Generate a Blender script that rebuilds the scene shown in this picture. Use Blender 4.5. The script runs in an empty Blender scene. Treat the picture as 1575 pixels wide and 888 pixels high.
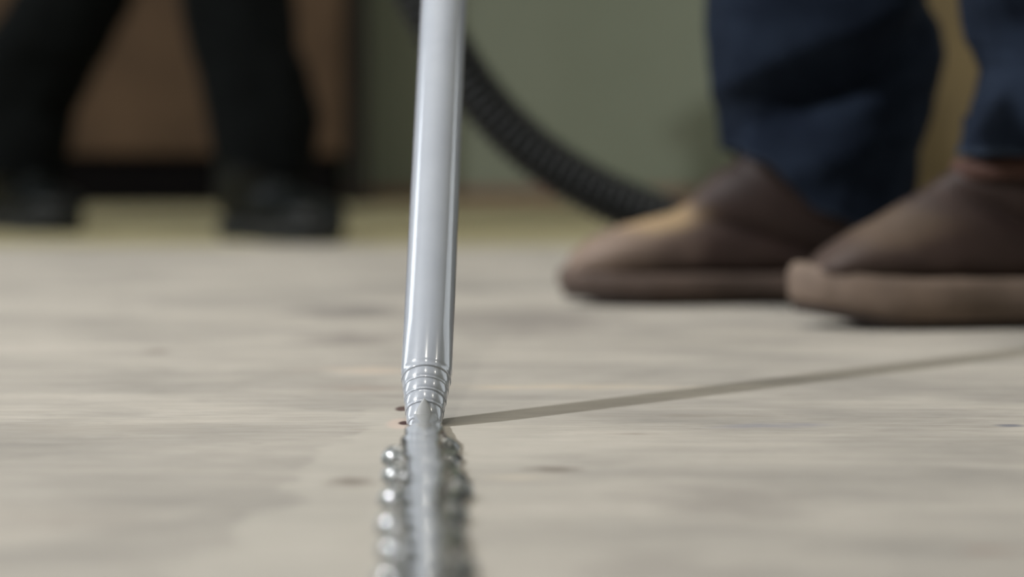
import bpy, bmesh, math, random
from mathutils import Vector, Matrix, noise

random.seed(7)
S = bpy.context.scene
COL = S.collection

# ------------------------------------------------------------------ camera
W_PX, H_PX, F_PX = 1575.0, 888.0, 4060.0
CAM_D, CAM_H = 1.4, 0.1556
PITCH = math.atan(244.0 / F_PX)
cam_data = bpy.data.cameras.new('camera')
cam = bpy.data.objects.new('camera', cam_data)
COL.objects.link(cam)
cam.location = (0, -CAM_D, CAM_H)
cam.rotation_euler = (math.pi / 2 - PITCH, 0, 0)
cam_data.sensor_width = 36.0
cam_data.lens = 36.0 * F_PX / W_PX
cam_data.clip_start = 0.02
cam_data.dof.use_dof = True
cam_data.dof.focus_distance = 1.405
cam_data.dof.aperture_fstop = 3.9
S.camera = cam

# ------------------------------------------------------------------ world, lights, exposure
world = bpy.data.worlds.new('world')
S.world = world
world.use_nodes = True
bg = world.node_tree.nodes['Background']
bg.inputs[0].default_value = (0.75, 0.78, 0.8, 1)
bg.inputs[1].default_value = 0.15

S.view_settings.view_transform = 'Standard'
S.view_settings.look = 'None'
S.view_settings.gamma = 1.0
S.view_settings.use_curve_mapping = False
S.view_settings.exposure = -0.28


def area_light(name, loc, target, sx, sy, power, color):
    d = bpy.data.lights.new(name, 'AREA')
    d.shape = 'RECTANGLE'
    d.size, d.size_y = sx, sy
    d.energy = power
    d.color = color
    o = bpy.data.objects.new(name, d)
    COL.objects.link(o)
    o.location = loc
    dirv = Vector(target) - Vector(loc)
    o.rotation_euler = dirv.to_track_quat('-Z', 'Y').to_euler()
    return o


KEY_POS = (-2.85, -0.5, 2.6)
KEY_AIM = (0.0, 0.9, 0.0)
area_light('flood_lamp_light', KEY_POS, KEY_AIM, 0.10, 0.10, 190, (0.95, 0.97, 1.0))
# ceiling fittings: (x, y, length, width, power)
CEIL = 3.0
STRIPS = [(-0.1, -0.6, 0.07, 0.07, 11), (2.05, -0.2, 0.08, 0.08, 11),
          (-0.4, 1.3, 1.2, 0.5, 34)]
for i, (lx, ly, sx, sy, p) in enumerate(STRIPS):
    area_light('ceiling_lamp_light', (lx, ly, CEIL - 0.085), (lx, ly, 0), sx, sy, p, (1.0, 0.95, 0.85))


# ------------------------------------------------------------------ pixel helpers
def ray(px, py):
    x = (px - W_PX / 2) / F_PX
    y = -(py - H_PX / 2) / F_PX
    c, s = math.cos(PITCH), math.sin(PITCH)
    return Vector((x, c + y * s, -s + y * c))


def ground(px, py, z=0.0):
    r = ray(px, py)
    t = (z - CAM_H) / r.z
    return Vector((0, -CAM_D, CAM_H)) + r * t


def at(px, py, Y):
    r = ray(px, py)
    t = (Y + CAM_D) / r.y
    return Vector((0, -CAM_D, CAM_H)) + r * t


# ------------------------------------------------------------------ object helpers
def tag(o, label=None, cat=None, group=None, kind=None):
    if label: o['label'] = label
    if cat: o['category'] = cat
    if group: o['group'] = group
    if kind: o['kind'] = kind
    return o


def empty(name, loc, rz=0.0):
    o = bpy.data.objects.new(name, None)
    COL.objects.link(o)
    o.location = loc
    o.rotation_euler = (0, 0, rz)
    o.empty_display_size = 0.05
    return o


def mesh_obj(name, bm, m, parent=None, smooth=True, sharp=None):
    bmesh.ops.recalc_face_normals(bm, faces=bm.faces)
    if sharp:
        for e in bm.edges:
            if len(e.link_faces) == 2 and e.calc_face_angle(0) > math.radians(sharp): e.smooth = False
    me = bpy.data.meshes.new(name)
    bm.to_mesh(me)
    bm.free()
    if smooth:
        for p in me.polygons: p.use_smooth = True
    o = bpy.data.objects.new(name, me)
    COL.objects.link(o)
    me.materials.append(m)
    if parent: o.parent = parent
    return o


def box(bm, lo, hi, bevel=0.0):
    g = bmesh.ops.create_cube(bm, size=1.0)
    vs = g['verts']
    for v in vs:
        v.co = Vector([lo[i] + (v.co[i] + 0.5) * (hi[i] - lo[i]) for i in range(3)])
    if bevel > 0:
        es = list({e for v in vs for e in v.link_edges})
        bmesh.ops.bevel(bm, geom=es, offset=bevel, segments=2, affect='EDGES', profile=0.5)


def box_obj(name, lo, hi, m, parent=None, bevel=0.0):
    bm = bmesh.new()
    box(bm, lo, hi, bevel)
    return mesh_obj(name, bm, m, parent, smooth=False)


def loft(bm, rings, close_start=True, close_end=True):
    """rings: lists of points with the same count, closed loops"""
    vr = [[bm.verts.new(p) for p in r] for r in rings]
    n = len(vr[0])
    for a, b in zip(vr[:-1], vr[1:]):
        for i in range(n):
            j = (i + 1) % n
            bm.faces.new((a[i], a[j], b[j], b[i]))
    if close_start: bm.faces.new(vr[0])
    if close_end: bm.faces.new(list(reversed(vr[-1])))
    return vr


def lathe(bm, profile, origin, axis, seg=64, close_start=False, close_end=False):
    """profile: (s along the axis, radius)"""
    q = Vector((0, 0, 1)).rotation_difference(Vector(axis).normalized())
    rings = []
    for s, r in profile:
        rings.append([Vector(origin) + q @ Vector((r * math.cos(2 * math.pi * k / seg), r * math.sin(2 * math.pi * k / seg), s))
                      for k in range(seg)])
    return loft(bm, rings, close_start, close_end)


def catmull(pts, n):
    out = []
    P = [pts[0] + (pts[0] - pts[1])] + list(pts) + [pts[-1] + (pts[-1] - pts[-2])]
    for i in range(1, len(P) - 2):
        p0, p1, p2, p3 = P[i - 1], P[i], P[i + 1], P[i + 2]
        for k in range(n):
            t = k / n
            out.append(0.5 * ((2 * p1) + (p2 - p0) * t + (2 * p0 - 5 * p1 + 4 * p2 - p3) * t * t + (3 * p1 - p0 - 3 * p2 + p3) * t ** 3))
    out.append(pts[-1].copy())
    return out


def interp(tab, x):
    """smooth piecewise interpolation in a table of (x, v...)"""
    if x <= tab[0][0]: return tab[0][1:]
    if x >= tab[-1][0]: return tab[-1][1:]
    for a, b in zip(tab[:-1], tab[1:]):
        if a[0] <= x <= b[0]:
            t = (x - a[0]) / (b[0] - a[0])
            t = t * t * (3 - 2 * t) * 0.5 + t * 0.5
            return tuple(a[i] + (b[i] - a[i]) * t for i in range(1, len(a)))


def sstep(a, b, x):
    t = max(0.0, min(1.0, (x - a) / (b - a)))
    return t * t * (3 - 2 * t)


# ------------------------------------------------------------------ materials
class NT:
    def __init__(self, name):
        self.m = bpy.data.materials.new(name)
        self.m.use_nodes = True
        self.t = self.m.node_tree
        self.bsdf = self.t.nodes['Principled BSDF']

    def n(self, kind, **kw):
        nd = self.t.nodes.new(kind)
        for k, v in kw.items(): setattr(nd, k, v)
        return nd

    def link(self, a, b): self.t.links.new(a, b)

    def coord(self, scale=(1, 1, 1), out='Object'):
        tc = self.n('ShaderNodeTexCoord')
        mp = self.n('ShaderNodeMapping')
        mp.inputs['Scale'].default_value = scale
        self.link(tc.outputs[out], mp.inputs['Vector'])
        return mp.outputs[0]

    def noise(self, vec, scale, detail=4, rough=0.55, dist=0.0):
        nd = self.n('ShaderNodeTexNoise')
        nd.inputs['Scale'].default_value = scale
        nd.inputs['Detail'].default_value = detail
        nd.inputs['Roughness'].default_value = rough
        nd.inputs['Distortion'].default_value = dist
        self.link(vec, nd.inputs['Vector'])
        return nd.outputs['Fac']

    def ramp(self, fac, stops):
        r = self.n('ShaderNodeValToRGB')
        el = r.color_ramp.elements
        while len(el) < len(stops): el.new(0.5)
        for e, (p, c) in zip(el, stops):
            e.position = p
            e.color = (c[0], c[1], c[2], 1) if not isinstance(c, float) else (c, c, c, 1)
        self.link(fac, r.inputs['Fac'])
        return r.outputs['Color']

    def mix(self, fac, a, b, mode='MIX'):
        x = self.n('ShaderNodeMix', data_type='RGBA', blend_type=mode)
        if isinstance(fac, (int, float)): x.inputs['Factor'].default_value = fac
        else: self.link(fac, x.inputs['Factor'])
        for sock, v in ((x.inputs[6], a), (x.inputs[7], b)):
            if isinstance(v, tuple): sock.default_value = (v[0], v[1], v[2], 1)
            else: self.link(v, sock)
        return x.outputs[2]

    def math(self, op, a, b=None, c=None):
        x = self.n('ShaderNodeMath', operation=op)
        for i, v in enumerate((a, b, c)):
            if v is None: continue
            if isinstance(v, (int, float)): x.inputs[i].default_value = v
            else: self.link(v, x.inputs[i])
        return x.outputs[0]

    def bump(self, h, strength=0.2, dist=0.001):
        b = self.n('ShaderNodeBump')
        b.inputs['Strength'].default_value = strength
        b.inputs['Distance'].default_value = dist
        self.link(h, b.inputs['Height'])
        self.link(b.outputs[0], self.bsdf.inputs['Normal'])

    def set(self, **kw):
        for k, v in kw.items():
            s = self.bsdf.inputs[k.replace('_', ' ')]
            if isinstance(v, (int, float)): s.default_value = v
            elif isinstance(v, tuple): s.default_value = (v[0], v[1], v[2], 1)
            else: self.link(v, s)
        return self


def simple(name, c, rough=0.6, var=0.15, scale=30, bump=0.1, spec=0.4, bdist=0.001, **kw):
    m = NT(name)
    v = m.coord()
    f = m.noise(v, scale)
    lo = tuple(x * (1 - var) for x in c)
    hi = tuple(min(1, x * (1 + var)) for x in c)
    m.set(Base_Color=m.ramp(f, [(0.3, lo), (0.7, hi)]), Roughness=rough, Specular_IOR_Level=spec, **kw)
    if bump: m.bump(f, bump, bdist)
    return m.m


def spot_mask(m, vec_world, cx, cy, rx, ry, soft=0.6, wob=None):
    """soft-edged ellipse at a fixed place on the board"""
    mp = m.n('ShaderNodeMapping', vector_type='TEXTURE')
    mp.inputs['Location'].default_value = (cx, cy, 0)
    mp.inputs['Scale'].default_value = (rx, ry, 1e3)
    m.link(vec_world, mp.inputs['Vector'])
    ln = m.n('ShaderNodeVectorMath', operation='LENGTH')
    m.link(mp.outputs[0], ln.inputs[0])
    d = ln.outputs['Value']
    if wob is not None:
        d = m.math('ADD', d, m.math('MULTIPLY', m.math('SUBTRACT', wob, 0.5), 2.0))
    mr = m.n('ShaderNodeMapRange', interpolation_type='SMOOTHSTEP')
    mr.inputs['From Min'].default_value = 1.0
    mr.inputs['From Max'].default_value = 1.0 - soft
    m.link(d, mr.inputs['Value'])
    return mr.outputs[0]


def plywood(name, light, dark, spots=(), patch=None):
    m = NT(name)
    v = m.coord()
    vg = m.coord((1.6, 14, 1))
    g1 = m.noise(vg, 3.0, 6, 0.62, 0.7)
    g2 = m.noise(m.coord((16, 120, 1)), 2.0, 5, 0.65, 0.4)
    bl = m.noise(m.coord((1, 1.4, 1)), 5.0, 5, 0.6, 0.5)
    base = m.ramp(g1, [(0.28, dark), (0.5, tuple((a + b) / 2 for a, b in zip(light, dark))), (0.72, light)])
    base = m.mix(0.55, base, m.ramp(bl, [(0.36, dark), (0.62, light)]))
    base = m.mix(0.35, base, m.ramp(g2, [(0.3, (0.55, 0.52, 0.48)), (0.6, (1, 1, 1))]), 'MULTIPLY')
    # sparse fibre streaks
    fs = m.noise(m.coord((26, 210, 1)), 1.6, 3, 0.5, 0.6)
    base = m.mix(m.math('MULTIPLY', m.ramp(fs, [(0.62, 0.0), (0.72, 1.0)]), 0.35), base, tuple(x * 0.45 for x in dark))
    if patch is not None:
        pts, col, amt = patch
        # board area to the right of a wandering line x = a + b*y (filler smeared over the veneer)
        sp = m.n('ShaderNodeSeparateXYZ'); m.link(v, sp.inputs[0])
        (x1, y1), (x2, y2) = pts
        b = (x2 - x1) / (y2 - y1); a = x1 - b * y1
        line = m.math('MULTIPLY_ADD', sp.outputs[1], b, a)
        dx = m.math('SUBTRACT', sp.outputs[0], line)
        wob = m.math('MULTIPLY', m.math('SUBTRACT', m.noise(v, 14, 3), 0.5), 0.09)
        dx = m.math('ADD', dx, wob)
        mr = m.n('ShaderNodeMapRange', interpolation_type='SMOOTHSTEP')
        mr.inputs['From Min'].default_value = -0.004; mr.inputs['From Max'].default_value = 0.006
        m.link(dx, mr.inputs['Value'])
        fade = m.n('ShaderNodeMapRange', interpolation_type='SMOOTHSTEP')
        fade.inputs['From Min'].default_value = 0.16; fade.inputs['From Max'].default_value = 0.03
        m.link(dx, fade.inputs['Value'])
        fade2 = m.n('ShaderNodeMapRange', interpolation_type='SMOOTHSTEP')
        fade2.inputs['From Min'].default_value = 0.16; fade2.inputs['From Max'].default_value = -0.02
        m.link(sp.outputs[1], fade2.inputs['Value'])
        f = m.math('MULTIPLY', m.math('MULTIPLY', mr.outputs[0], fade.outputs[0]), fade2.outputs[0])
        base = m.mix(m.math('MULTIPLY', f, amt), base, col)
    if spots:
        wob = m.noise(m.coord((30, 45, 1)), 1.0, 4, 0.6)
        for (px, py, rx, ry, col, amt, soft, wb) in spots:
            c = ground(px, py)
            e1, e2 = ground(px, py - ry), ground(px, py + ry)
            rX = rx * (c.y + CAM_D) / F_PX
            msk = spot_mask(m, v, c.x, (e1.y + e2.y) / 2, rX, abs(e1.y - e2.y) / 2, soft, wob if wb else None)
            base = m.mix(m.math('MULTIPLY', msk, amt), base, col)
    m.set(Base_Color=base, Roughness=0.72, Specular_IOR_Level=0.3)
    hb = m.math('ADD', m.math('MULTIPLY', g2, 0.6), m.math('MULTIPLY', g1, 0.6))
    m.bump(hb, 0.35, 0.0012)
    return m.m


DK = (0.13, 0.105, 0.085)
GR = (0.205, 0.185, 0.168)
SPOTS = [  # pixel centre, pixel radii, colour, amount, softness, wobbly edge
    (540, 480, 150, 18, (0.16, 0.148, 0.138), 0.9, 1.0, True),
    (820, 500, 210, 30, GR, 0.8, 1.0, True),
    (540, 522, 140, 14, GR, 0.85, 1.0, True),
    (240, 541, 30, 5, DK, 0.7, 0.9, True),
    (545, 741, 62, 10, DK, 0.75, 0.9, True),
    (850, 722, 62, 5, DK, 0.85, 0.9, True),
    (800, 735, 80, 6, (0.55, 0.47, 0.37), 0.5, 1.0, True),
    (1520, 847, 65, 10, (0.22, 0.15, 0.12), 0.6, 1.0, True),
    (1120, 775, 200, 50, GR, 0.55, 1.0, True),
    (1000, 880, 240, 36, GR, 0.45, 1.0, True),
    (150, 660, 240, 14, (0.33, 0.30, 0.26), 0.5, 1.0, True),
    (80, 800, 190, 40, (0.27, 0.24, 0.21), 0.5, 1.0, True),
    (870, 595, 260, 5, (0.52, 0.43, 0.32), 0.6, 1.0, True),
    (560, 570, 130, 6, (0.50, 0.39, 0.30), 0.55, 1.0, True),
    (560, 598, 90, 9, (0.25, 0.20, 0.17), 0.5, 1.0, True),
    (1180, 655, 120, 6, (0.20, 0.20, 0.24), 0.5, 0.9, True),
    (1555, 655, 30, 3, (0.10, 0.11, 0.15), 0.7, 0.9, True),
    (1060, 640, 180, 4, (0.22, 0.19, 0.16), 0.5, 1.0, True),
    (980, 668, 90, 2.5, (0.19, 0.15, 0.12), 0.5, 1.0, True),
    (618, 652, 30, 11, (0.50, 0.40, 0.34), 0.7, 0.5, False),
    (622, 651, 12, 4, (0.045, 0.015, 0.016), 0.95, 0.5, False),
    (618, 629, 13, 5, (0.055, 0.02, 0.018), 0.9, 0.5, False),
]
M = {}
pa, pb = ground(640, 585), ground(300, 860)
M['ply'] = plywood('weathered_plywood', (0.475, 0.438, 0.385), (0.25, 0.234, 0.212), SPOTS,
                   (((pa.x, pa.y), (pb.x, pb.y)), (0.46, 0.43, 0.375), 0.45))
M['ply_plain'] = plywood('plain_plywood', (0.46, 0.415, 0.35), (0.265, 0.242, 0.208))
M['ply_far'] = plywood('yellowish_plywood', (0.40, 0.36, 0.215), (0.28, 0.25, 0.145))
M['slab'] = simple('screed', (0.06, 0.055, 0.05), 0.9)
M['wall'] = None
m = NT('green_grey_paint')
v = m.coord()
nz = m.noise(v, 2.5, 4)
c0 = m.ramp(nz, [(0.3, (0.155, 0.17, 0.122)), (0.7, (0.18, 0.194, 0.143))])
wp = at(1045, 205, 4.295)
mp = m.n('ShaderNodeMapping', vector_type='TEXTURE')
mp.inputs['Location'].default_value = wp
mp.inputs['Scale'].default_value = (0.05, 1e3, 0.05)
m.link(v, mp.inputs['Vector'])
ln = m.n('ShaderNodeVectorMath', operation='LENGTH'); m.link(mp.outputs[0], ln.inputs[0])
mr = m.n('ShaderNodeMapRange', interpolation_type='SMOOTHSTEP')
mr.inputs['From Min'].default_value = 1.0; mr.inputs['From Max'].default_value = 0.3
m.link(ln.outputs['Value'], mr.inputs['Value'])
m.set(Base_Color=m.mix(m.math('MULTIPLY', mr.outputs[0], 0.5), c0, (0.085, 0.085, 0.055)), Roughness=0.6, Specular_IOR_Level=0.25)
M['wall'] = m.m
M['ceiling'] = simple('ceiling_paint', (0.55, 0.55, 0.53), 0.8, 0.04)
M['brown'] = simple('brown_wood', (0.062, 0.038, 0.021), 0.7, 0.2, 8, spec=0.12)
M['black'] = simple('black_board', (0.003, 0.0025, 0.0025), 0.9, spec=0.05)
M['post'] = simple('dark_steel', (0.012, 0.010, 0.008), 0.7, spec=0.1)
M['trim'] = simple('red_brown_trim', (0.15, 0.07, 0.045), 0.6)
M['board'] = simple('yellow_brown_board', (0.14, 0.10, 0.043), 0.65, 0.2, 6)
M['hose'] = simple('black_rubber', (0.007, 0.008, 0.008), 0.5, 0.2, 60, spec=0.22)
M['metal'] = simple('steel', (0.5, 0.5, 0.5), 0.35, 0.05, Metallic=1.0)
M['lampbody'] = simple('lamp_enamel', (0.6, 0.6, 0.6), 0.4, 0.05)
m = NT('lamp_diffuser')
m.set(Base_Color=(0.9, 0.9, 0.9), Emission_Color=(1, 0.93, 0.78), Emission_Strength=3.0)
M['diffuser'] = m.m

# glossy plastic of the nozzle, filled with grey sealant
m = NT('nozzle_plastic')
f = m.noise(m.coord(), 40, 3)
m.set(Base_Color=m.ramp(f, [(0.3, (0.40, 0.425, 0.475)), (0.7, (0.43, 0.455, 0.505))]), Roughness=0.2,
      Specular_IOR_Level=0.5, Coat_Weight=0.8, Coat_Roughness=0.05,
      Subsurface_Weight=0.25, Subsurface_Scale=0.006)
m.bsdf.inputs['Subsurface Radius'].default_value = (1, 1, 1)
M['nozzle'] = m.m
m = NT('grey_sealant')
f = m.noise(m.coord(), 60, 3)
m.set(Base_Color=m.ramp(f, [(0.3, (0.155, 0.163, 0.161)), (0.7, (0.185, 0.194, 0.192))]), Roughness=0.22, Specular_IOR_Level=0.7,
      Coat_Weight=1.0, Coat_Roughness=0.05)
M['sealant'] = m.m
M['sealant_dull'] = simple('dull_grey_sealant', (0.33, 0.335, 0.335), 0.5, 0.1, 80, 0.1, 0.4)

# denim
def denim(name, c, c2):
    m = NT(name)
    v = m.coord()
    f = m.noise(v, 900, 2)
    g = m.noise(v, 22, 4)
    col = m.ramp(g, [(0.3, c), (0.72, c2)])
    col = m.mix(0.5, col, m.ramp(f, [(0.3, (0.45, 0.45, 0.5)), (0.7, (1, 1, 1))]), 'MULTIPLY')
    m.set(Base_Color=col, Roughness=0.95, Specular_IOR_Level=0.06)
    m.bump(f, 0.4, 0.0006)
    return m.m
M['denim'] = denim('dark_blue_denim', (0.009, 0.013, 0.023), (0.018, 0.026, 0.043))
M['hem'] = denim('worn_denim_hem', (0.016, 0.022, 0.035), (0.035, 0.046, 0.066))
M['black_cloth'] = denim('black_cloth', (0.0025, 0.003, 0.003), (0.005, 0.006, 0.006))
M['black_leather'] = simple('black_leather', (0.004, 0.005, 0.005), 0.42, 0.3, 40, spec=0.2)
M['black_sole'] = simple('black_rubber_sole', (0.006, 0.007, 0.007), 0.7)


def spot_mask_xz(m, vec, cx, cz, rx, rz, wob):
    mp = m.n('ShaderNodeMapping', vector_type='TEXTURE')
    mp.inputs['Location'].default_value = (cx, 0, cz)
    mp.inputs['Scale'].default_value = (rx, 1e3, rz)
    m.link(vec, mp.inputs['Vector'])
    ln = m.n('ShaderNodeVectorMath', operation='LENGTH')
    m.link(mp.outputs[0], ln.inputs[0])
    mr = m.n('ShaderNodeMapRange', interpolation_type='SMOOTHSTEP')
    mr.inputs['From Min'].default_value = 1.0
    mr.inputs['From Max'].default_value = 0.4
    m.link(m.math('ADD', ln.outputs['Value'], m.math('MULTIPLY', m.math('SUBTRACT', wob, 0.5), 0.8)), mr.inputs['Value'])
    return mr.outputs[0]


def boot_leather(name, tan_amt):
    m = NT(name)
    v = m.coord()
    g = m.noise(v, 18, 5)
    col = m.ramp(g, [(0.3, (0.023, 0.0125, 0.0105)), (0.7, (0.044, 0.026, 0.0215))])
    sp = m.n('ShaderNodeSeparateXYZ'); m.link(v, sp.inputs[0])
    # scuffed toe: pale bare leather worn through towards the tip
    mr = m.n('ShaderNodeMapRange', interpolation_type='SMOOTHSTEP')
    mr.inputs['From Min'].default_value = 0.185; mr.inputs['From Max'].default_value = 0.265
    m.link(m.math('ADD', sp.outputs[0], m.math('MULTIPLY', m.math('SUBTRACT', g, 0.5), 0.10)), mr.inputs['Value'])
    col = m.mix(m.math('MULTIPLY', mr.outputs[0], tan_amt), col, (0.25, 0.183, 0.145))
    worn_highlight = spot_mask_xz(m, v, 0.228, 0.080, 0.068, 0.023, g)  # tan patch on top of the toe: dusty wear with its highlight painted in
    col = m.mix(m.math('MULTIPLY', worn_highlight, tan_amt), col, (0.36, 0.25, 0.135))
    m.set(Base_Color=col, Roughness=0.62, Specular_IOR_Level=0.3)
    m.bump(m.noise(v, 120, 4), 0.3, 0.001)
    return m.m
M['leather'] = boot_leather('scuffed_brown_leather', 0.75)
M['leather_dark'] = boot_leather('brown_leather', 0.1)
M['sole'] = simple('tan_crepe_sole', (0.16, 0.115, 0.088), 0.75, 0.25, 30)
M['sole_brown'] = simple('brown_crepe_sole', (0.085, 0.058, 0.046), 0.75, 0.25, 30)
M['sole_dark'] = simple('dark_outsole', (0.03, 0.02, 0.016), 0.8)
M['lining'] = simple('rust_lining', (0.062, 0.027, 0.019), 0.8)

# ------------------------------------------------------------------ the room
XL, XR, YF, YB = -3.1, 3.1, -4.2, 4.3
floor = tag(box_obj('floor', (XL, YF, -0.12), (XR, YB, -0.0185), M['slab']), kind='structure')
xs = [XL, -2.29, -0.7625, 0.7625, 2.29, XR]
ys = [YF, -0.905, 2.14, YB]
G = 0.001
for i in range(5):
    for j in range(3):
        mt = M['ply'] if (i == 2 and j == 1) else (M['ply_far'] if j == 2 else M['ply_plain'])
        box_obj('plywood_sheet', (xs[i] + G, ys[j] + G, -0.018), (xs[i + 1] - G, ys[j + 1] - G, 0.0), mt, floor, 0.0008)
tag(box_obj('wall_back', (XL - 0.1, YB, -0.12), (XR + 0.1, YB + 0.1, CEIL), M['wall']), kind='structure')
tag(box_obj('wall_left', (XL - 0.1, YF, -0.12), (XL, YB, CEIL), M['wall']), kind='structure')
tag(box_obj('wall_right', (XR, YF, -0.12), (XR + 0.1, YB, CEIL), M['wall']), kind='structure')
tag(box_obj('wall_front', (XL - 0.1, YF - 0.1, -0.12), (XR + 0.1, YF, CEIL), M['wall']), kind='structure')
tag(box_obj('ceiling', (XL - 0.1, YF - 0.1, CEIL), (XR + 0.1, YB + 0.1, CEIL + 0.1), M['ceiling']), kind='structure')
tag(box_obj('baseboard_back', (XL, YB - 0.016, 0.0), (XR, YB, 0.028), M['trim'], None, 0.004), kind='structure')

# ceiling fittings that carry the lights
lamp_labels = ['small square ceiling downlight in line with the sealant nozzle',
               'small square ceiling downlight beside the right wall',
               'wide ceiling panel lamp over the plywood floor']
for i, (lx, ly, sx, sy, p) in enumerate(STRIPS):
    r = tag(empty('ceiling_lamp', (lx, ly, CEIL - 0.08)), lamp_labels[i], 'lamp', 'ceiling lamps')
    bm = bmesh.new()
    a, b = sx / 2 + 0.02, sy / 2 + 0.02
    box(bm, (-a, -b, 0.012), (a, b, 0.0795), 0.004)
    mesh_obj('housing', bm, M['lampbody'], r, False)
    bm = bmesh.new()
    box(bm, (-a + 0.015, -b + 0.015, 0.0), (a - 0.015, b - 0.015, 0.014), 0.003)
    mesh_obj('diffuser', bm, M['diffuser'], r, False)

# floodlight hung from the ceiling (it throws the nozzle's shadow)
lamp = tag(empty('flood_lamp', (KEY_POS[0], KEY_POS[1], CEIL)), 'square white floodlight hung from the ceiling on a dark rod', 'lamp')
aim = (Vector(KEY_AIM) - Vector(KEY_POS)).normalized()
headc = Vector((0, 0, KEY_POS[2] - CEIL)) - aim * 0.05
bm = bmesh.new()
box(bm, (-0.09, -0.09, -0.03), (0.09, 0.09, 0.03), 0.008)
bmesh.ops.transform(bm, matrix=Matrix.Translation(headc) @ aim.to_track_quat('Z', 'Y').to_matrix().to_4x4(), verts=bm.verts)
mesh_obj('lamp_head', bm, M['lampbody'], lamp, False)
bm = bmesh.new()
lathe(bm, [(0.0, 0.012), (-headc.z - 0.02, 0.012)], (headc.x, headc.y, -0.0005), (0, 0, -1), 16, True, True)
mesh_obj('rod', bm, M['post'], lamp)
bm = bmesh.new()
lathe(bm, [(0.0, 0.05), (0.012, 0.05), (0.015, 0.046)], (headc.x, headc.y, -0.0005), (0, 0, -1), 24, True, True)
mesh_obj('ceiling_plate', bm, M['post'], lamp)

# unseen side windows, added so their glowing panes give the nozzle edge highlights
def added_side_window(n, X, sgn, y0, y1, z0, z1, strength):
    m = NT('added_glow_glass')
    f = m.noise(m.coord(), 3, 2)
    m.set(Base_Color=(0.7, 0.75, 0.8), Roughness=0.5, Emission_Color=m.ramp(f, [(0.2, (0.82, 0.9, 1.0)), (0.8, (0.9, 0.95, 1.0))]), Emission_Strength=strength)
    bm = bmesh.new()
    a, b = sorted((X - sgn * 0.006, X - sgn * 0.014))
    box(bm, (a, y0, z0), (b, y1, z1))
    w = tag(mesh_obj('added_window_%d' % n, bm, m.m, None, False), kind='structure')
    a, b = sorted((X - sgn * 0.001, X - sgn * 0.03))
    for lo_, hi_ in (((a, y0 - 0.05, z0 - 0.05), (b, y0, z1 + 0.05)), ((a, y1, z0 - 0.05), (b, y1 + 0.05, z1 + 0.05)),
                     ((a, y0, z0 - 0.05), (b, y1, z0)), ((a, y0, z1), (b, y1, z1 + 0.05))):
        box_obj('added_window_frame', lo_, hi_, M['lampbody'], w, 0.003)
added_side_window(1, XL, -1, 1.8, 2.7, 0.5, 2.7, 5.0)
added_side_window(2, XR, 1, 1.3, 2.9, 0.5, 2.7, 1.6)

# ------------------------------------------------------------------ far end of the room
Yc = YB - 0.33                                     # cabinet front
cxr = at(530, 200, Yc).x
zb = at(300, 240, Yc).z
cab = tag(empty('cabinet', ((cxr - 1.5), Yc, 0)), 'low-set dark brown wooden cabinet with a black plinth against the back wall', 'cabinet')
w0, w1 = -0.75, 1.5
bm = bmesh.new(); box(bm, (w0, 0.016, zb), (w1, YB - Yc - 0.001, 1.9), 0.003); mesh_obj('body', bm, M['brown'], cab, False)
bm = bmesh.new(); box(bm, (w0 + 0.02, 0.02, 0.0), (w1 - 0.02, YB - Yc - 0.02, zb - 0.0005)); mesh_obj('plinth', bm, M['black'], cab, False)
for k in range(3):
    a = w0 + 0.004 + k * (w1 - w0) / 3
    bm = bmesh.new(); box(bm, (a, -0.004, zb + 0.006), (a + (w1 - w0) / 3 - 0.008, 0.0155, 1.894), 0.002)
    d = mesh_obj('door', bm, M['brown'], cab, False)
    bm = bmesh.new()
    hx = a + (w1 - w0) / 3 - 0.06
    box(bm, (hx, -0.03, 0.95), (hx + 0.012, -0.0045, 1.09), 0.004)
    mesh_obj('handle', bm, M['metal'], d, False)
pxl, pxr = at(536, 200, YB - 0.35).x, at(563, 200, YB - 0.35).x
p = tag(empty('steel_post', ((pxl + pxr) / 2, YB - 0.31, 0)), 'dark narrow upright post beside the brown cabinet', 'post')
hw = (pxr - pxl) / 2
bm = bmesh.new(); box(bm, (-hw, -0.02, 0.006), (hw, 0.02, CEIL - 0.001), 0.003); mesh_obj('shaft', bm, M['post'], p, False)
bm = bmesh.new(); box(bm, (-hw - 0.008, -0.03, 0.0), (hw + 0.008, 0.03, 0.006), 0.001); mesh_obj('foot_plate', bm, M['post'], p, False)

bl, br = at(1335, 200, YB - 0.1).x, at(1335, 200, YB - 0.1).x + 0.85
bm = bmesh.new(); box(bm, (bl, -0.009, 0), (br, 0.009, 1.5), 0.001)
bo = mesh_obj('wood_board', bm, M['board'], None, False)
bo.location = (0, YB - 0.075, 0.001); bo.rotation_euler = (math.radians(-2.1), 0, 0)
tag(bo, 'yellow-brown sheet of board leaning on the green-grey wall behind the jeans', 'board')

# ------------------------------------------------------------------ hose
def d_of(Y): return Y
HY = 1.22
pts = [at(540, -560, HY + 0.1), at(560, -330, HY + 0.05), at(590, -160, HY), at(628, -45, HY), at(668, 35, HY), at(728, 135, HY), at(798, 213, HY),
       at(875, 270, HY), at(955, 312, HY), at(1040, 345, HY), at(1130, 372, HY)]
R_H = 0.0265
fl = at(1230, 395, HY); fl.z = R_H + 0.002; pts.append(fl)
for dx in (0.14, 0.35, 0.7, 1.1):
    pts.append(Vector((fl.x + dx, fl.y + 0.03 * dx, R_H + 0.0015)))
path = catmull([Vector(q) for q in pts], 60)
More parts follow.
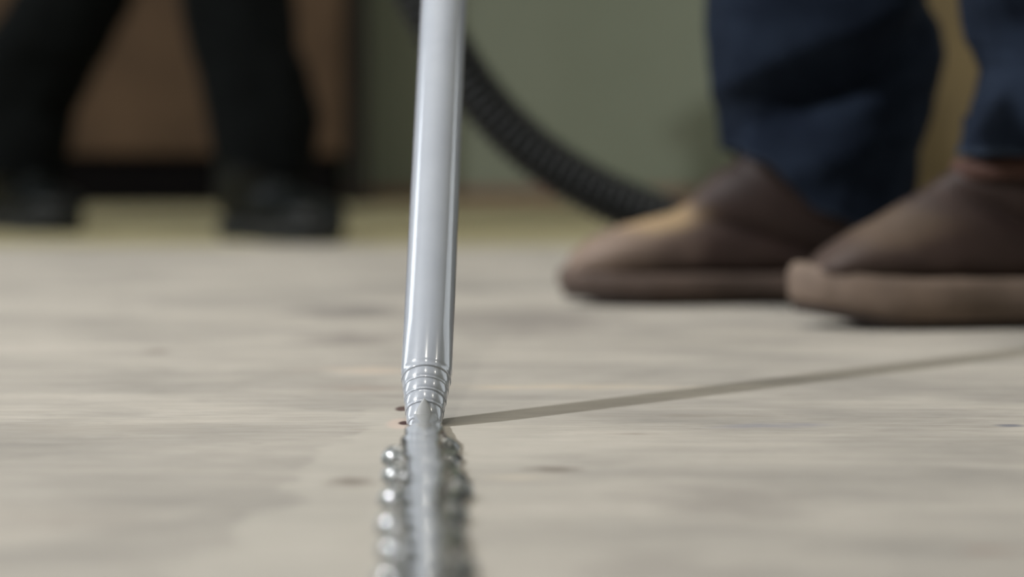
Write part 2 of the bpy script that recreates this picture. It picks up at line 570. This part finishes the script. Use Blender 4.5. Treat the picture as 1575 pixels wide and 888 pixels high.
# resample at 1.6 mm steps so that the ribs are even
res = [path[0]]; acc = 0.0; step = 0.00175
for a, b in zip(path[:-1], path[1:]):
    seg = (b - a).length
    while acc + seg >= step:
        t = (step - acc) / seg
        a = a.lerp(b, t); res.append(a.copy()); seg = (b - a).length; acc = 0.0
    acc += seg
bm = bmesh.new(); rings = []
side = Vector((0, 1, 0))
for i, q in enumerate(res):
    tan = (res[min(i + 1, len(res) - 1)] - res[max(i - 1, 0)]).normalized()
    u = (side - tan * side.dot(tan)).normalized(); w_ = tan.cross(u)
    r = R_H - 0.0022 + 0.0022 * math.cos(2 * math.pi * i * step / 0.0105)
    rings.append([q + (u * math.cos(2 * math.pi * k / 28) + w_ * math.sin(2 * math.pi * k / 28)) * r for k in range(28)])
loft(bm, rings)
ho = empty('flexible_hose', (res[0].x, res[0].y, 0))
tag(ho, 'black ribbed rubber hose hanging down behind the brown boots', 'hose')
o = mesh_obj('hose_tube', bm, M['hose'], ho); o.location = -ho.location
bm = bmesh.new()
t0 = (res[0] - res[4]).normalized()
lathe(bm, [(-0.03, R_H + 0.004), (0.02, R_H + 0.004), (0.025, R_H), (0.06, R_H - 0.003)], res[0], t0, 32, True, True)
o = mesh_obj('coupling', bm, M['metal'], ho); o.location = -ho.location

# ------------------------------------------------------------------ nozzle
LEAN = math.radians(47)
TIP = Vector((-0.0462, -0.014, 0.0036))
AX = Vector((0.0125, math.sin(LEAN), math.cos(LEAN))).normalized()
nz_o = tag(empty('sealant_nozzle', TIP), 'long grey plastic sealant nozzle with a stepped tip touching the plywood', 'nozzle')
R0 = 0.01375
# stepped tip: inner bore first, then the outside with its ledges
steps = [(-0.0150, 0.0079), (-0.0060, 0.0090), (0.0030, 0.0101), (0.0110, 0.0111), (0.0185, 0.0120)]
S_END = 0.0258
prof_tip = [(0.015, 0.0050), (-0.015, 0.0056)]
for k, (s, ra) in enumerate(steps):
    e = steps[k + 1][0] if k + 1 < len(steps) else S_END
    prof_tip += [(s, ra - 0.0002), (s + 0.00005, ra), (s + 0.0003, ra + 0.0002), (s + 0.0007, ra + 0.0003), (s + 0.0011, ra + 0.0002), (s + 0.0015, ra + 0.00015)] + [(s + 0.0002 + (e - s - 0.0002) * t, ra + 0.0008 * t + 0.0009 * t * (1 - t)) for t in (0.25, 0.4, 0.6, 0.8, 1.0)]
bm = bmesh.new(); lathe(bm, prof_tip, (0, 0, 0), AX, 96)
# the tip is cut off at an angle, flat to the floor
bmesh.ops.bisect_plane(bm, geom=list(bm.verts) + list(bm.edges) + list(bm.faces), plane_co=(0, 0, 0.0012 - TIP.z), plane_no=(0, 0, -1), clear_outer=True)
tip = mesh_obj('stepped_tip', bm, M['nozzle'], nz_o, True, 75)
prof_tube = [(S_END, 0.0112)]
for k in range(9):
    a = k / 8 * math.pi / 2
    prof_tube.append((S_END + 0.0010 - 0.0010 * math.cos(a), 0.0125 + 0.0009 * math.sin(a)))
for k in range(1, 9):
    a = k / 8
    prof_tube.append((S_END + 0.001 + 0.0045 * a, 0.0134 + (R0 - 0.0134) * math.sin(a * math.pi / 2) - 0.00025 * math.sin(a * math.pi)))
prof_tube += [(S_END + 0.0055 + 0.62 * k / 20, R0 + 0.0008 * k / 20) for k in range(1, 21)]
bm = bmesh.new(); lathe(bm, prof_tube, (0, 0, 0), AX, 96)
mesh_obj('tube', bm, M['nozzle'], nz_o, True, 60)
bm = bmesh.new(); lathe(bm, [(0.654, R0), (0.654, 0.018), (0.656, 0.019), (0.69, 0.019), (0.692, 0.018), (0.692, 0.004)], (0, 0, 0), AX, 48, False, True)
mesh_obj('collar', bm, M['metal'], nz_o)

# ------------------------------------------------------------------ sealant bead
def bead_half(s):
    """half width left / right, height at distance s towards the camera"""
    lam = 0.064
    wl = interp([(-0.012, 0.0045), (0.0, 0.0066), (0.03, 0.0080), (0.06, 0.0095), (0.095, 0.0115), (0.13, 0.0142), (0.2, 0.0148), (0.5, 0.0126), (1.3, 0.0126)], s)[0]
    wr = interp([(-0.012, 0.0045), (0.0, 0.0066), (0.03, 0.0085), (0.06, 0.0095), (0.085, 0.0120), (0.105, 0.0180), (0.2, 0.0182), (0.5, 0.0158), (1.3, 0.0158)], s)[0]
    h = interp([(-0.012, 0.004), (0.0, 0.0070), (0.05, 0.0065), (0.09, 0.009), (0.12, 0.0105), (0.2, 0.0112), (1.3, 0.0112)], s)[0]
    amp = sstep(0.03, 0.13, s)
    ph = 2 * math.pi * (s - 0.165) / lam
    wob = noise.noise(Vector((s * 14, 3.1, 0)))
    wl *= 1 + amp * (0.13 * math.cos(ph) + 0.07 * wob) + 0.025 * math.cos(2 * math.pi * s / 0.022)
    wr *= 1 + amp * (0.10 * math.cos(ph + 0.9) + 0.08 * wob) + 0.025 * math.cos(2 * math.pi * s / 0.026 + 1)
    h *= 1 + amp * 0.018 * math.cos(ph + 0.4)
    return wl, wr, h

bm = bmesh.new()
NS, NU = 620, 40
rows = []
S0, S1 = -0.012, 1.0
for i in range(NS + 1):
    s = S0 + (S1 - S0) * (i / NS) ** 1.25
    wl, wr, h = bead_half(s)
    cx = TIP.x + 0.030 * s + 0.0012 * math.sin(s * 30)
    row = []
    for k in range(NU + 1):
        u = -1 + 2 * k / NU
        uu = math.sin(u * math.pi / 2)
        x = cx + uu * (wl if uu < 0 else wr)
        base_p = (1 - abs(uu) ** 2.6) ** 0.5 if abs(uu) < 1 else 0.0
        rw = min(0.0108 - 0.0015 * sstep(0.15, 0.5, s), 0.5 * (wl + wr)) * (1 + 0.05 * math.cos(2 * math.pi * s / 0.05))
        dxm = abs(x - cx) / rw
        ridge = 1 - sstep(0.78, 1.0, dxm)
        mixr = sstep(0.02, 0.1, s)
        wing = base_p * (1 - (0.50 if uu < 0 else 0.42) * mixr)
        prof = wing * (1 - ridge) + (1 - 0.008 * min(dxm, 1.0) ** 2) * ridge * min(1.0, base_p * 1.6)
        # ripples left by the moving tip, bowed towards the nozzle
        amp = sstep(0.02, 0.12, s)
        rip = 0.00012 * amp * math.cos(2 * math.pi * (s + 0.016 * uu * uu) / 0.032) * prof
        # beads along the two edges
        edge = math.exp(-((abs(uu) - 0.78) / 0.13) ** 2) * amp * 0.0008 * (0.5 + 0.5 * math.cos(2 * math.pi * (s - 0.165) / 0.064 + (0 if uu < 0 else 0.9)))
        z = h * prof + rip + edge + 0.0001 * noise.noise(Vector((x * 100, s * 40, 1.7))) * prof
        row.append(bm.verts.new((x, TIP.y - s, max(z, 0.0) + 0.0001)))
    rows.append(row)
for a, b in zip(rows[:-1], rows[1:]):
    for k in range(NU):
        bm.faces.new((a[k], a[k + 1], b[k + 1], b[k]))
bm.faces.new([r for r in rows[0]])
# droplets squeezed out along both edges
def droplet(s, side, r):
    wl, wr, h = bead_half(s)
    cx = TIP.x + 0.030 * s + 0.0012 * math.sin(s * 30)
    x = cx - wl * 0.82 if side < 0 else cx + wr * 0.80
    nrm = Vector((-0.457 if side < 0 else 0.55, -0.71, 0.536)).normalized()
    q = nrm.to_track_quat('Z', 'Y')
    g = bmesh.ops.create_uvsphere(bm, u_segments=24, v_segments=16, radius=1.0)
    for v_ in g['verts']:
        p_ = q @ Vector((v_.co.x * r, v_.co.y * r, v_.co.z * r * 0.5))
        p_ += Vector((x, TIP.y - s, 0.0030))
        p_.z = max(p_.z, 0.0002)
        v_.co = p_
rd = random.Random(4)
for k, s_ in enumerate([0.160, 0.224, 0.300, 0.373, 0.434] + [0.50 + 0.068 * k for k in range(7)]):
    droplet(s_, -1, rd.uniform(0.0058, 0.0066))
    droplet(s_ - 0.028 + rd.uniform(-0.008, 0.008), 1, rd.uniform(0.0050, 0.0062))
bead = empty('sealant_bead', (TIP.x, -0.2, 0))
tag(bead, 'wet glossy grey sealant bead trailing from the nozzle over the plywood', 'sealant')
o = mesh_obj('bead', bm, M['sealant'], bead); o.location = -bead.location
# tongue of sealant climbing out of the notch in the tip
bm = bmesh.new()
rings = []
fn = Vector((0, -math.cos(LEAN), math.sin(LEAN)))       # the tip's front face
sx = Vector((1, 0, 0))
for k in range(16):
    t = k / 15
    s = 0.0195 * t - 0.0150
    hw = 0.0066 * (1 - t ** 1.5) ** 0.8 + 0.0001
    rr = 0.0105 + (s - 0.004) * 0.125 + 0.0004
    ring = []
    for q in range(20):
        a = 2 * math.pi * q / 20
        x = hw * math.cos(a)
        dep = math.sqrt(max(rr * rr - x * x, 1e-9)) + (0.0007 * math.sin(a) if math.sin(a) > 0 else 0.003 * math.sin(a))
        ring.append(TIP + AX * s + sx * x + fn * dep)
    rings.append(ring)
loft(bm, rings)
bmesh.ops.bisect_plane(bm, geom=list(bm.verts) + list(bm.edges) + list(bm.faces), plane_co=(0, 0, 0.001), plane_no=(0, 0, -1), clear_outer=True)
o = mesh_obj('tongue', bm, M['sealant_dull'], bead); o.location = -bead.location

# ------------------------------------------------------------------ boots
FOOT = [(0.0, 0.0), (0.012, 0.022), (0.04, 0.034), (0.09, 0.035), (0.14, 0.037), (0.19, 0.045), (0.225, 0.048), (0.255, 0.044),
        (0.28, 0.033), (0.294, 0.018), (0.30, 0.0)]


def sole_outline(L, n=72):
    """foot outline, toe at +x = L, heel at 0"""
    tab = FOOT
    k = L / 0.30
    k = L / 0.30
    up, dn = [], []
    m_ = n // 2
    for i in range(m_ + 1):
        x = 0.15 - 0.15 * math.cos(math.pi * i / m_)
        up.append((x * k, interp(tab, x)[0] * k))
    for i in range(1, m_):
        x = 0.15 + 0.15 * math.cos(math.pi * i / m_)
        dn.append((x * k, -interp(tab, x)[0] * k))
    return up + dn


def slab(bm, L, grow, zfun, rnd=0.003):
    """slab over the foot outline: zfun(x) -> (z bottom, z top)"""
    o0 = sole_outline(L)
    cx = L * 0.5
    rings = []
    for f, zz in ((-rnd * 1.2, 0.0), (-0.0002, 0.18), (0.0, 0.5), (-0.0002, 0.82), (-rnd, 1.0)):
        g = grow + f
        ring = []
        for (x, y) in o0:
            nx = (x - cx) / (L * 0.5)
            X = x + g * nx
            Y = y + g * (1 if y > 0 else -1 if y < 0 else 0) * (1 - abs(nx) ** 3)
            b, t = zfun(max(0, min(L, x)) / L)
            ring.append((X, Y, b + (t - b) * zz))
        rings.append(ring)
    loft(bm, rings)


def make_boot(parent, toe, heading, L, lower, upper, widths, mats, sole_h, spring, heel_gap=True, wscale=1.0):
    """toe: ground point under the toe tip; heading: angle of the toe direction"""
    c, s = math.cos(heading), math.sin(heading)
    loc = Vector((toe[0] - c * L, toe[1] - s * L, 0))
    # upper: fan of rings from the toe round to the top of the shaft
    N, K = 44, 40
    lo = catmull([Vector((a, 0, b)) for a, b in lower], 12)
    hi = catmull([Vector((a, 0, b)) for a, b in upper], 12)
    def samp(c_, t):
        x = t * (len(c_) - 1); i = min(int(x), len(c_) - 2)
        return c_[i].lerp(c_[i + 1], x - i)
    rings = []
    for i in range(N + 1):
        t = i / N
        A, B = samp(lo, t), samp(hi, t)
        xa = max(0.004, min(L - 0.0015, A.x if A.x > 0.03 else 0.0))
        wf = interp(FOOT, xa * 0.30 / L)[0] * 0.99 * L / 0.30
        tk = sstep(0.5, 0.72, t)
        w = (wf * (1 - tk) + interp(widths, t)[0] * tk) * wscale
        mid, half = (A + B) / 2, (B - A) / 2
        ring = []
        for k in range(K):
            a = 2 * math.pi * k / K
            ca, sa = math.cos(a), math.sin(a)
            e = 0.75
            yy = math.copysign(abs(ca) ** e, ca)
            vv = math.copysign(abs(sa) ** e, sa)
            flat = 1.0 - 0.18 * max(0, sa) ** 2
            q = mid + half * vv + Vector((0, w * yy * flat, 0))
            q += Vector((0, 0, 1)) * 0.0018 * noise.noise(q * 38)
            ring.append(q)
        rings.append(ring)
    bm = bmesh.new(); loft(bm, rings)
    up = mesh_obj('boot', bm, mats[0], parent)
    up.location = loc - parent.location
    up.rotation_euler = (0, 0, heading)
    def zf(f):
        sp_ = spring * sstep(0.72, 1.0, f)
        return sp_ + 0.007, sole_h + sp_ * 0.9
    bm = bmesh.new(); slab(bm, L, 0.004, zf, 0.004); mesh_obj('sole', bm, mats[1], up)
    def zo(f):
        sp_ = spring * sstep(0.72, 1.0, f)
        return sp_ + 0.0004 + (0.0045 if 0.33 < f < 0.46 and heel_gap else 0), sp_ + 0.0072
    bm = bmesh.new(); slab(bm, L, 0.0, zo, 0.002); mesh_obj('outsole', bm, mats[2], up)
    return up


def boot_profiles(top, instep, toeh, sole_h, L, prof=None):
    lower = [(L - 0.006, sole_h - 0.004), (L - 0.02, sole_h - 0.006), (L * 0.8, sole_h - 0.006), (L * 0.55, sole_h - 0.006), (L * 0.3, sole_h - 0.006),
             (0.02, sole_h - 0.006), (0.004, sole_h + 0.025), (0.012, sole_h + 0.07), (0.015, top)]
    up_ = [(L - 0.002, sole_h + 0.006), (L - 0.006, toeh * 0.74), (L - 0.024, toeh * 0.97), (L - 0.06, toeh * 1.12), (L - 0.10, toeh * 1.22), (L - 0.128, instep * 0.80),
           (L - 0.150, instep), (L - 0.165, (instep + top) / 2 + 0.01), (L - 0.172, top)]
    if prof: up_ = [(L - a, b) for a, b in prof]
    widths = [(0, 0.006), (0.04, 0.024), (0.1, 0.036), (0.2, 0.045), (0.3, 0.046), (0.45, 0.042), (0.6, 0.038), (0.8, 0.041), (1.0, 0.047)]
    return lower, up_, widths


# ------------------------------------------------------------------ trousers
def leg_mesh(bm, table, hemf, disp, K=112, nz_=150, zmax=0.86):
    """table: (z, cx, cy, rx, ry) in local metres; hemf(angle)->z of the hem; disp(angle, z)->offset"""
    rings = []
    for i in range(nz_ + 1):
        t = (i / nz_) ** 1.7
        ring = []
        for k in range(K):
            a = 2 * math.pi * k / K
            z0 = hemf(a)
            z = z0 + (zmax - z0) * t
            cx, cy, rx, ry = interp(table, z)
            d = disp(a, z)
            e = 0.9
            ca, sa = math.cos(a), math.sin(a)
            x = cx + (rx + d) * math.copysign(abs(ca) ** e, ca)
            y = cy + (ry + d) * math.copysign(abs(sa) ** e, sa)
            ring.append((x, y, z))
        rings.append(ring)
    # inside of the hem
    inner = []
    for k in range(K):
        p_ = Vector(rings[0][k]); q = Vector(rings[3][k])
        a = 2 * math.pi * k / K
        n_ = Vector((math.cos(a), math.sin(a), 0))
        inner.append(((p_ - n_ * 0.003), (q - n_ * 0.0045) + Vector((0, 0, 0.03))))
    loft(bm, [[b for a, b in inner], [a for a, b in inner]] + rings, False, True)
    return rings


def hem_band(rings, m, parent, loc, n=9):
    bm = bmesh.new()
    out = []
    for i in range(n):
        ring = []
        for k, p_ in enumerate(rings[i]):
            a = 2 * math.pi * k / len(rings[i])
            ring.append(Vector(p_) + Vector((math.cos(a), math.sin(a), 0)) * (0.0012 if 0 < i < n - 1 else 0.0004))
        out.append(ring)
    loft(bm, out, False, False)
    o = mesh_obj('hem', bm, m, parent)
    o.location = loc
    return o


# person by the nozzle: brown boots, blue jeans -----------------------------------
L_B = 0.305
toe_far = ground(866, 471); toe_near = ground(1225, 507)
ppl = tag(empty('person', (toe_far.x + 0.2, (toe_far.y + toe_near.y) / 2, 0)),
          'person standing in dark blue jeans and scuffed brown leather boots', 'person')
lo, hi, wd = boot_profiles(0.23, 0.136, 0.056, 0.030, L_B, [(0.003, 0.032), (0.008, 0.044), (0.024, 0.058), (0.050, 0.069), (0.080, 0.077), (0.106, 0.086),
                           (0.136, 0.116), (0.158, 0.137), (0.168, 0.23)])
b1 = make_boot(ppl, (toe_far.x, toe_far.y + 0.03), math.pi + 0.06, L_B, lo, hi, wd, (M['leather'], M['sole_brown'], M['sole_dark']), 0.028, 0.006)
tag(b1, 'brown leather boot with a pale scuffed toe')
lo, hi, wd = boot_profiles(0.23, 0.150, 0.064, 0.042, L_B, [(0.010, 0.040), (0.014, 0.050), (0.028, 0.064), (0.050, 0.078), (0.075, 0.092), (0.110, 0.114),
                           (0.138, 0.134), (0.155, 0.150), (0.168, 0.23)])
b2 = make_boot(ppl, (toe_near.x, toe_near.y + 0.03), math.pi + 0.03, L_B, lo, hi, wd, (M['leather_dark'], M['sole'], M['sole_dark']), 0.040, 0.012, wscale=1.03)
tag(b2, 'dark brown leather boot with a thick tan sole')
# rust-coloured collar showing under the hem
bm = bmesh.new()
def ringxyz(cx, cy, z, rx, ry, n=40): return [(cx + rx * math.cos(2 * math.pi * k / n), cy + ry * math.sin(2 * math.pi * k / n), z) for k in range(n)]
ring_n = []
for k in range(48):
    a = 2 * math.pi * k / 48
    c_ = Vector((0.091 + 0.083 * math.cos(a), 0.050 * math.sin(a), 0.130 - 0.006 * math.cos(a)))
    n_ = Vector((math.cos(a), math.sin(a), 0))
    ring_n.append([c_ + n_ * (0.006 * math.cos(b)) + Vector((0, 0, 0.009 * math.sin(b))) for b in [2 * math.pi * q / 12 for q in range(12)]])
loft(bm, ring_n + [ring_n[0]], False, False)
bmesh.ops.remove_doubles(bm, verts=bm.verts, dist=1e-6)
mesh_obj('collar', bm, M['lining'], b2)


def leg_from_pixels(edges, Y, base_z_hem, ycen_k=0.47):
    """edges: (py, left px, right px) -> table rows at the leg's distance"""
    rows = []
    for py, l, r in edges:
        a, b = at(l, py, Y), at(r, py, Y)
        rows.append(((a.z + b.z) / 2, (a.x + b.x) / 2, (b.x - a.x) / 2))
    rows.sort()
    return rows


def jeans_leg(edges, Y, loc, hem_pts, disp, hipx, hipy, depth=0.083):
    rows = leg_from_pixels(edges, Y, 0)
    tab = [(z, x - loc.x, Y - loc.y, r, depth * (0.9 + 0.2 * sstep(0.05, 0.3, z))) for z, x, r in rows]
    zt = tab[-1][0]
    x_t, r_t = tab[-1][1], tab[-1][3]
    tab += [(0.45, x_t * 0.75 + hipx * 0.25, Y - loc.y + (hipy - (Y - loc.y)) * 0.25, 0.098, 0.092),
            (0.62, x_t * 0.4 + hipx * 0.6, Y - loc.y + (hipy - (Y - loc.y)) * 0.6, 0.105, 0.098),
            (0.90, hipx, hipy, 0.125, 0.105)]
    def hemf(a):
        # a = pi is the toe side (-x), a = 0 the heel side
        f = 0.5 - 0.5 * math.cos(a)          # 0 at heel, 1 at toe
        return interp(hem_pts, f)[0]
    bm = bmesh.new()
    rings = leg_mesh(bm, tab, hemf, disp, zmax=0.90)
    return bm, rings


Yf = toe_far.y + 0.03
Yn = toe_near.y + 0.03
LOC = ppl.location.copy()
hipx, = (at(1500, 100, (Yf + Yn) / 2).x - LOC.x,)


def disp_far(a, z):
    # broad overhanging fold: high at the back (a=0), low at the front (a=pi); camera side is a = -pi/2
    f = 0.5 - 0.5 * math.cos(a)
    zl = 0.285 - 0.105 * f ** 0.8
    d = 0.016 * sstep(zl - 0.012, zl + 0.012, z) * math.exp(-max(0, z - zl) / 0.16) * (0.35 + 0.65 * max(0.0, -math.sin(a)) ** 0.5)
    d -= 0.016 * math.exp(-((z - zl + 0.030) / 0.022) ** 2) * max(0.0, -math.sin(a)) ** 0.5
    z2 = 0.165 - 0.07 * f
    d += 0.006 * math.exp(-((z - z2) / 0.018) ** 2) * max(0.0, -math.sin(a))
    d += 0.005 * noise.noise(Vector((math.cos(a) * 2.2, math.sin(a) * 2.2, z * 11))) + 0.0016 * noise.noise(Vector((math.cos(a) * 6, math.sin(a) * 6, z * 40)))
    return d


def disp_near(a, z):
    f = 0.5 - 0.5 * math.cos(a)
    zl = 0.235 - 0.03 * f
    d = 0.010 * math.exp(-((z - zl + 0.035) / 0.03) ** 2) * max(0.0, -math.sin(a)) ** 0.5
    d -= 0.014 * math.exp(-((z - zl - 0.022) / 0.022) ** 2) * max(0.0, -math.sin(a)) ** 0.5
    d += 0.005 * noise.noise(Vector((math.cos(a) * 2.2 + 7, math.sin(a) * 2.2, z * 11))) + 0.0016 * noise.noise(Vector((math.cos(a) * 6, math.sin(a) * 6 + 4, z * 40)))
    return d


far_edges = [(0, 1090, 1425), (45, 1094, 1446), (80, 1099, 1452), (120, 1103, 1446), (160, 1102, 1437), (200, 1105, 1425), (240, 1110, 1416), (300, 1120, 1408), (350, 1128, 1402)]
bm, rg = jeans_leg(far_edges, Yf, LOC, [(0, 0.062), (0.3, 0.066), (0.55, 0.085), (0.8, 0.128), (1, 0.140)], disp_far, hipx, 0.06)
j1 = mesh_obj('jeans_leg', bm, M['denim'], ppl)
hem_band(rg, M['hem'], j1, (0, 0, 0), 7)
near_edges = [(0, 1478, 1800), (60, 1490, 1815), (85, 1503, 1818), (108, 1514, 1815), (135, 1508, 1812), (170, 1497, 1808), (205, 1485, 1800), (245, 1474, 1795), (320, 1470, 1790)]
bm, rg = jeans_leg(near_edges, Yn, LOC, [(0, 0.070), (0.3, 0.095), (0.55, 0.132), (0.8, 0.136), (1, 0.136)], disp_near, hipx + 0.02, -0.06)
j2 = mesh_obj('jeans_leg', bm, M['denim'], ppl)
hem_band(rg, M['hem'], j2, (0, 0, 0), 9)
def hips(bmesh_mat, parent, hx, hy, z0, name):
    bm = bmesh.new()
    rg = []
    for z, rx, ry in ((z0 - 0.10, 0.02, 0.05), (z0 - 0.08, 0.07, 0.12), (z0 - 0.03, 0.115, 0.165), (z0 + 0.05, 0.122, 0.178), (z0 + 0.13, 0.112, 0.168), (z0 + 0.2, 0.10, 0.15)):
        rg.append([(hx + rx * math.cos(2 * math.pi * k / 48), hy + ry * math.sin(2 * math.pi * k / 48), z) for k in range(48)])
    loft(bm, rg)
    return mesh_obj(name, bm, bmesh_mat, parent)
hips(M['denim'], ppl, hipx + 0.01, 0.0, 0.86, 'jeans_seat')

# ------------------------------------------------------------------ person walking at the back, all in black
fa, fb = ground(60, 347), ground(440, 359)
p2 = tag(empty('person', ((fa.x + fb.x) / 2, (fa.y + fb.y) / 2, 0)), 'person in mid-stride in black trousers and black shoes near the back wall', 'person')
L2 = p2.location.copy()
lo, hi, wd = boot_profiles(0.17, 0.118, 0.060, 0.030, 0.295)
ta = ground(132, 362); tb = ground(540, 378)
hd1, hd2 = -0.98, -0.98
mats2 = (M['black_leather'], M['black_sole'], M['black_sole'])
s1 = make_boot(p2, (ta.x - 0.03, ta.y + 0.02), hd1, 0.285, lo, hi, wd, mats2, 0.028, 0.006); s1.name = 'shoe'
s2 = make_boot(p2, (tb.x - 0.03, tb.y + 0.02), hd2, 0.295, lo, hi, wd, mats2, 0.028, 0.006); s2.name = 'shoe'


def trouser_leg(cols, loc, hem_z, hip, seed, depth=0.086):
    """cols: (py, left px, right px, Y)"""
    tab = []
    for py, l, r, Y in cols:
        a, b = at(l, py, Y), at(r, py, Y)
        tab.append(((a.z + b.z) / 2, (a.x + b.x) / 2 - loc.x, Y - loc.y, (b.x - a.x) / 2, depth))
    tab.sort()
    z, x, y, r, d = tab[-1]
    tab += [(0.6, x + (hip[0] - x) * 0.5, y + (hip[1] - y) * 0.5, 0.10, 0.10), (0.9, hip[0], hip[1], 0.12, 0.11)]
    def disp(a, z):
        return 0.007 * noise.noise(Vector((math.cos(a) * 2 + seed, math.sin(a) * 2, z * 9))) + 0.002 * noise.noise(Vector((math.cos(a) * 5, math.sin(a) * 5 + seed, z * 26)))
    bm = bmesh.new()
    leg_mesh(bm, tab, lambda a: hem_z - 0.015 * math.cos(a), disp, 72, 90, 0.9)
    return mesh_obj('trouser_leg', bm, M['black_cloth'], p2)


Y1 = s1.location.y + L2.y - 0.075; Y2 = s2.location.y + L2.y - 0.075
hx = at(330, 0, (Y1 + Y2) / 2).x - L2.x
trouser_leg([(-60, 60, 245, Y1 - 0.05), (0, 15, 205, Y1 - 0.04), (60, -20, 172, Y1 - 0.03), (120, -52, 140, Y1 - 0.01), (180, -70, 112, Y1), (260, -75, 100, Y1), (300, -74, 96, Y1)], L2, 0.085, (hx - 0.03, 0.08), 1.3)
trouser_leg([(-60, 262, 440, Y2), (0, 277, 450, Y2), (60, 290, 460, Y2), (120, 306, 478, Y2), (180, 320, 490, Y2), (240, 328, 484, Y2), (300, 335, 470, Y2)], L2, 0.10, (hx + 0.03, -0.08), 5.1)
hips(M['black_cloth'], p2, hx, 0.0, 0.88, 'trouser_seat')
